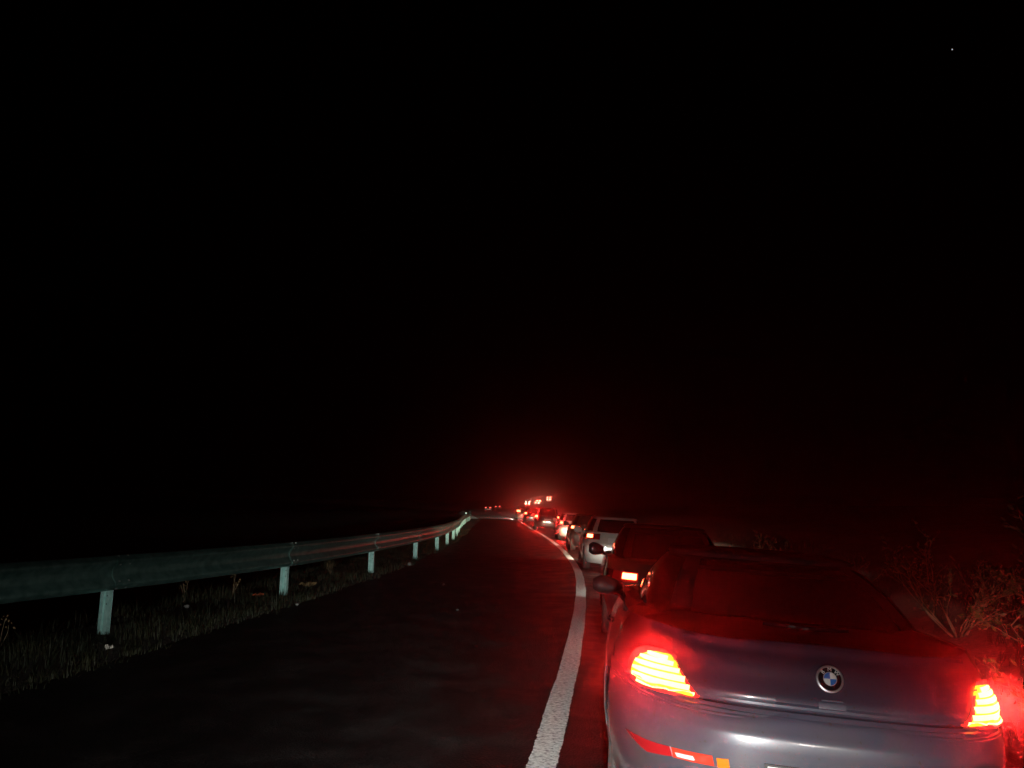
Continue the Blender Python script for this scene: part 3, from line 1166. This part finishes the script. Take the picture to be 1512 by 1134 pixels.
def shrub_mesh(seed, h, spread, nstem, nleaf, lsize):
    rr = random.Random(seed)
    st, lf, dl = MB(), MB(), MB()
    tips = []

    def grow(p, d, ln_, r, depth):
        pts, rad = [p], [r]
        q = p.copy()
        dd = d.copy()
        for k in range(5):
            dd = (dd + Vector((rr.gauss(0, .16), rr.gauss(0, .16), rr.gauss(.02, .10)))).normalized()
            q = q + dd * ln_ / 5
            pts.append(q.copy())
            rad.append(r * (1 - .16 * (k + 1)))
            if depth < 2 and k >= 1 and rr.random() < .75:
                nd = (dd + Vector((rr.gauss(0, .6), rr.gauss(0, .6), rr.gauss(.1, .35)))).normalized()
                grow(q.copy(), nd, ln_ * rr.uniform(.4, .65), r * .55, depth + 1)
            if depth >= 1:
                tips.append((q.copy(), dd.copy()))
        st.tube(pts, rad, 5)
    for k in range(nstem):
        a = rr.random() * 6.283
        d = Vector((math.cos(a) * spread, math.sin(a) * spread, 1)).normalized()
        grow(Vector((math.cos(a) * .08, math.sin(a) * .08, -.05)), d, h * rr.uniform(.7, 1.05), .010, 0)
    for k in range(nleaf):
        p, d = rr.choice(tips)
        n_ = Vector((rr.gauss(0, 1), rr.gauss(0, 1), rr.gauss(.4, .8))).normalized()
        ax = (d + Vector((rr.gauss(0, .7), rr.gauss(0, .7), rr.gauss(0, .5)))).normalized()
        sd = ax.cross(n_).normalized()
        L_ = lsize * rr.uniform(.5, 1.3)
        w_ = L_ * rr.uniform(.14, .26)
        b = p + Vector((rr.gauss(0, .02), rr.gauss(0, .02), rr.gauss(0, .02)))
        vs = [b, b + ax * L_ * .45 + sd * w_ + n_ * L_ * .06, b + ax * L_, b + ax * L_ * .45 - sd * w_ + n_ * L_ * .06, b + ax * L_ * .5]
        (lf if rr.random() < .6 else dl).add(vs, [(0, 1, 4), (1, 2, 4), (2, 3, 4), (3, 0, 4)])
    return st, lf, dl


def make_shrub(name, label, x, y, seed, h, spread, nstem, nleaf, lsize, group='shrubs on the right bank'):
    t = thing(name, label, 'shrub', (x, y, wz(x, y)), group)
    st, lf, dl = shrub_mesh(seed, h, spread, nstem, nleaf, lsize)
    st.build('stems', M['dry_stem'], t)
    lf.build('foliage', M['leaf'], t)
    dl.build('dry_foliage', M['leaf_dry'], t)
    return t


make_shrub('shrub', 'twiggy green and brown shrub behind the right tail lamp of the silver coupe', 4.5, 6.1, 11, 1.15, .65, 15, 4200, .055)
make_shrub('shrub', 'bare branched shrub at the right edge of the photo, thin stems showing', 5.0, 5.7, 12, 1.15, .65, 13, 2600, .05)
make_shrub('shrub', 'low dense leafy shrub close beside the right tail lamp of the silver coupe', 4.05, 5.2, 21, .78, .8, 16, 3200, .055)
make_shrub('shrub', 'sparse dry shrub standing farther back to the left of the twiggy green shrub', 5.5, 9.6, 13, .95, .9, 10, 1500, .05)
make_shrub('shrub', 'low faint shrub above the middle of the coupe roofline', 5.6, 13.5, 14, .7, .9, 9, 1100, .05)
make_shrub('shrub', 'faint shrub farthest along the right bank', 6.0, 19, 15, .8, .9, 9, 900, .06)


def weed(x, y, h, seed, label, head=True):
    rr = random.Random(seed)
    t = thing('dry_weed', label, 'weed', (x, y, wz(x, y) - .03), 'dry weeds by the guard rail')
    st = MB()
    for k in range(rr.randint(3, 6)):
        a = rr.random() * 6.28
        ln_ = h * rr.uniform(.6, 1.0)
        pts = [Vector((0, 0, 0))]
        d = Vector((math.cos(a) * .22, math.sin(a) * .22, 1)).normalized()
        for j in range(5):
            d = (d + Vector((rr.gauss(0, .07), rr.gauss(0, .07), 0))).normalized()
            pts.append(pts[-1] + d * ln_ / 5)
        st.tube(pts, [.004, .004, .0035, .003, .0025, .0015], 5)
        for j in range(7):
            p = pts[-1 - rr.randint(0, 1)] + Vector((rr.gauss(0, .03), rr.gauss(0, .03), rr.gauss(0, .03)))
            ax = Vector((rr.gauss(0, 1), rr.gauss(0, 1), rr.gauss(.3, 1))).normalized()
            sd = ax.orthogonal().normalized()
            l_ = rr.uniform(.02, .045)
            st.add([p, p + ax * l_ * .5 + sd * l_ * .25, p + ax * l_, p + ax * l_ * .5 - sd * l_ * .25], [(0, 1, 2, 3)], 1)
    st.build('stems', [M['dry_stem'], M['leaf_dry']], t)


weed(-6.3, 9.2, .40, 1, 'pale bent dry weed left of the nearest full guard rail post')
weed(-5.7, 8.9, .34, 2, 'small dry weed close to the foot of the nearest post')
weed(-5.5, 13.3, .5, 3, 'thin upright dry weed below the rail, between the two nearest posts')
weed(-4.9, 13.9, .45, 4, 'dry weed just left of the second visible post')
weed(-4.2, 18.3, .35, 5, 'dry weed left of the third visible post')
weed(-10.0, 22, 3.2, 6, 'tall pale reed clump showing above the rail, far left')
weed(-9.0, 23, 3.0, 7, 'tall reed clump above the rail, right of the far left clump')


# ------------------------------------------------------------------ litter and stones
def blob(name, label, cat, x, y, size, m, seed, flat=.45, group=None, sub=2):
    rr = random.Random(seed)
    bm = bmesh.new()
    bmesh.ops.create_icosphere(bm, subdivisions=sub, radius=1)
    for v in bm.verts:
        f = 1 + rr.uniform(-.28, .28)
        v.co = Vector((v.co.x * f * size, v.co.y * f * size * .7, v.co.z * f * size * flat))
    me = bpy.data.meshes.new(name)
    bm.to_mesh(me)
    bm.free()
    me.materials.append(m)
    ob = bpy.data.objects.new(name, me)
    link(ob)
    ob.location = (x, y, wz(x, y) + size * flat * .6)
    ob.rotation_euler = (0, 0, rr.random() * 6)
    tag(ob, label, cat, group)
    return ob


def scrap(name, label, cat, x, y, lx, ly, m, seed, lift=.03):
    """crumpled sheet lying on the ground"""
    rr = random.Random(seed)
    n = 6
    mb = MB()
    z = [[rr.random() * lift for _ in range(n)] for _ in range(n)]
    top = [[Vector(((i / (n - 1) - .5) * lx + rr.gauss(0, lx * .05), (j / (n - 1) - .5) * ly + rr.gauss(0, ly * .05), z[i][j])) for j in range(n)] for i in range(n)]
    vs = [p for r in top for p in r] + [p - Vector((0, 0, .002)) for r in top for p in r]
    fs = []
    for i in range(n - 1):
        for j in range(n - 1):
            a = i * n + j
            fs.append((a, a + n, a + n + 1, a + 1))
            b = a + n * n
            fs.append((b, b + 1, b + n + 1, b + n))
    mb.add(vs, fs)
    ob = mb.build(name, m)
    ob.location = (x, y, wz(x, y) + .015)
    ob.rotation_euler = (0, 0, rr.random() * 3)
    tag(ob, label, cat)


LIT = {}
scrap('paper_scrap', 'crumpled white paper scrap on the asphalt edge below the nearest post', 'litter', -4.36, 8.65, .11, .07, M['paper'], 1, .045)
scrap('plastic_scrap', 'red plastic scrap in the grass at the left edge of the photo', 'litter', -6.05, 9.0, .20, .12, M['red_plastic'], 2, .06)
scrap('wrapper', 'orange red wrapper lying left of the second visible post foot', 'litter', -4.35, 13.6, .16, .10, M['orange_wrap'], 3, .06)
scrap('paper_scrap', 'small white scrap behind the rail, right of the nearest post', 'litter', -6.6, 13.2, .12, .10, M['paper'], 4, .08)
blob('stone', 'pale stone behind the rail between the nearest two posts', 'stone', -5.95, 15.3, .11, M['stone'], 5, .7)
blob('stone', 'white stone below the fourth visible post', 'stone', -2.75, 21.4, .075, M['stone'], 6, .6)
blob('stone', 'small pale stone alone on the asphalt', 'stone', -1.35, 16.1, .03, M['grit'], 7, .6)
blob('stone', 'small grey stone on the asphalt below the second post', 'stone', -3.4, 12.6, .035, M['stone'], 8, .6)
blob('stone', 'small stone in the grass left of the orange wrapper', 'stone', -5.0, 12.2, .05, M['stone'], 9, .6)
blob('stone', 'tiny stone on the asphalt left of the white line', 'stone', -.8, 12.2, .022, M['grit'], 10, .5)
scrap('dry_leaves', 'small heap of orange dry leaves between the second and third posts', 'leaves', -3.95, 15.4, .35, .16, M['leaf_dry'], 11, .10)

# ------------------------------------------------------------------ far cars round the bend and up the hill
def far_car(label, x, y, m, lit=False, lampz=.9, dim=False, oncoming=False):
    yaw = math.degrees(math.atan(ldir(y + 2))) + (180 if oncoming else 0)
    """small hatch, a few pixels tall: shaped body, glazed cabin, four wheels, two lamps"""
    t = thing('car', label, 'car', mw=pose(x, y, wz(x, y) + .01, yaw), group='far cars up the hill')
    b = MB()
    prof = [(0, .35), (-.02, .6), (.06, .95), (.35, 1.36), (.7, 1.45), (1.9, 1.45), (2.7, 1.0), (3.7, .85), (3.95, .6), (3.9, .3), (0, .3)]
    vs, n = [], len(prof)
    for u, f in ((-.86, 0), (-.80, 1), (.80, 1), (.86, 0)):
        for (yy, zz) in prof:
            k = (1 - max(0, zz - .95) * .35)
            vs.append((u * k, yy, zz))
    fs = [(c * n + i, c * n + (i + 1) % n, (c + 1) * n + (i + 1) % n, (c + 1) * n + i) for c in range(3) for i in range(n)]
    fs += [tuple(range(n))[::-1], tuple(3 * n + i for i in range(n))]
    b.add(vs, fs)
    b.build('body', m, t, smooth=30)
    rw = MB()
    rw.add([(-.62, .072, .99), (.62, .072, .99), (.55, .325, 1.34), (-.55, .325, 1.34)], [(0, 1, 2, 3)])
    rw.build('rear_window', M['glass'], t)
    if lit:
        place_spot(BEAMS['hill'], 'headlamp_beam', (0, 4.05, .68), 0, t)
    for sx in (-1, 1):
        for yy in (.75, 3.2):
            w_ = MB()
            w_.lathe([(.15, -.1), (.30, -.1), (.30, .1), (.15, .1)], Matrix.Translation((sx * .76, yy, .30)) @ Matrix.Rotation(R(90), 4, 'Y'), 20)
            w_.build('wheel', M['rubber'], t, smooth=40)
        l_ = MB()
        l_.box((sx * .62, .0, lampz), (.30, .08, .18) if dim else (.50, .08, .28))
        l_.build('tail_lamp', M['dim_lamp' if dim else 'hill_lamp'], t)
        if oncoming:
            f_ = MB()
            f_.box((sx * .62, 3.96, .68), (.34, .06, .2))
            f_.build('headlamp', M['glare'], t)
    return t


far_car('lone far car with a red lamp just above the road end, left of the queue', LX(216) + .5, 216, M['black_paint'], dim=True)
far_car('far dark car right of the lone red lamp, at the bend', LX(238) + .9, 238, M['black_paint'], dim=True)
far_car('white far car at the foot of the hill queue, flooded by headlamps from behind', LX(284) + 1.6, 284, M['white_paint'], True)
far_car('grey far car second from the foot of the hill queue', LX(303) + 2.2, 303, M['grey_paint'], True)
far_car('white far car in the middle of the hill queue', LX(321) + .6, 321, M['white_paint'], True)
far_car('black far car second from the top of the hill queue', LX(342) + 3., 342, M['black_paint'], True)
far_car('white far car at the top of the hill queue', LX(368) + 1.5, 368, M['white_paint'])

far_car('far oncoming car on the hill with white headlamps facing the camera', LX(312) - 2.3, 312, M['black_paint'], dim=True, oncoming=True)

# ------------------------------------------------------------------ star
bm = bmesh.new()
bmesh.ops.create_icosphere(bm, subdivisions=2, radius=1.15)
me = bpy.data.meshes.new('star')
bm.to_mesh(me)
bm.free()
me.materials.append(M['star'])
so = bpy.data.objects.new('star', me)
link(so)
v = cam.matrix_world.to_3x3() @ Vector(((1406 - 756) / 1121, (567 - 73) / 1121, -1)).normalized()
so.location = cam.matrix_world.translation + v * 1800
tag(so, 'single pale star in the black sky, upper right', 'star')

# ------------------------------------------------------------------ haze: added volume whose red glow stands in for lens glare
HZ_D, HZ_G = .0036, .970
hb = MB()
hb.box((0, 340, 6.0), (760, 800, 24))
hz = hb.build('glare_haze', bpy.data.materials.new('glare_haze'))
hz['kind'] = 'stuff'
tag(hz, 'added thin volume standing in for red lens glare round the brake lamps', 'glare_haze')
hm = hz.data.materials[0]
hm.use_nodes = True
hn = hm.node_tree.nodes
hn.remove(hn['Principled BSDF'])
pv = hn.new('ShaderNodeVolumePrincipled')
pv.inputs['Density'].default_value = HZ_D
pv.inputs['Anisotropy'].default_value = HZ_G
pv.inputs['Color'].default_value = (.9, .9, .92, 1)
hm.node_tree.links.new(pv.outputs[0], hn['Material Output'].inputs['Volume'])
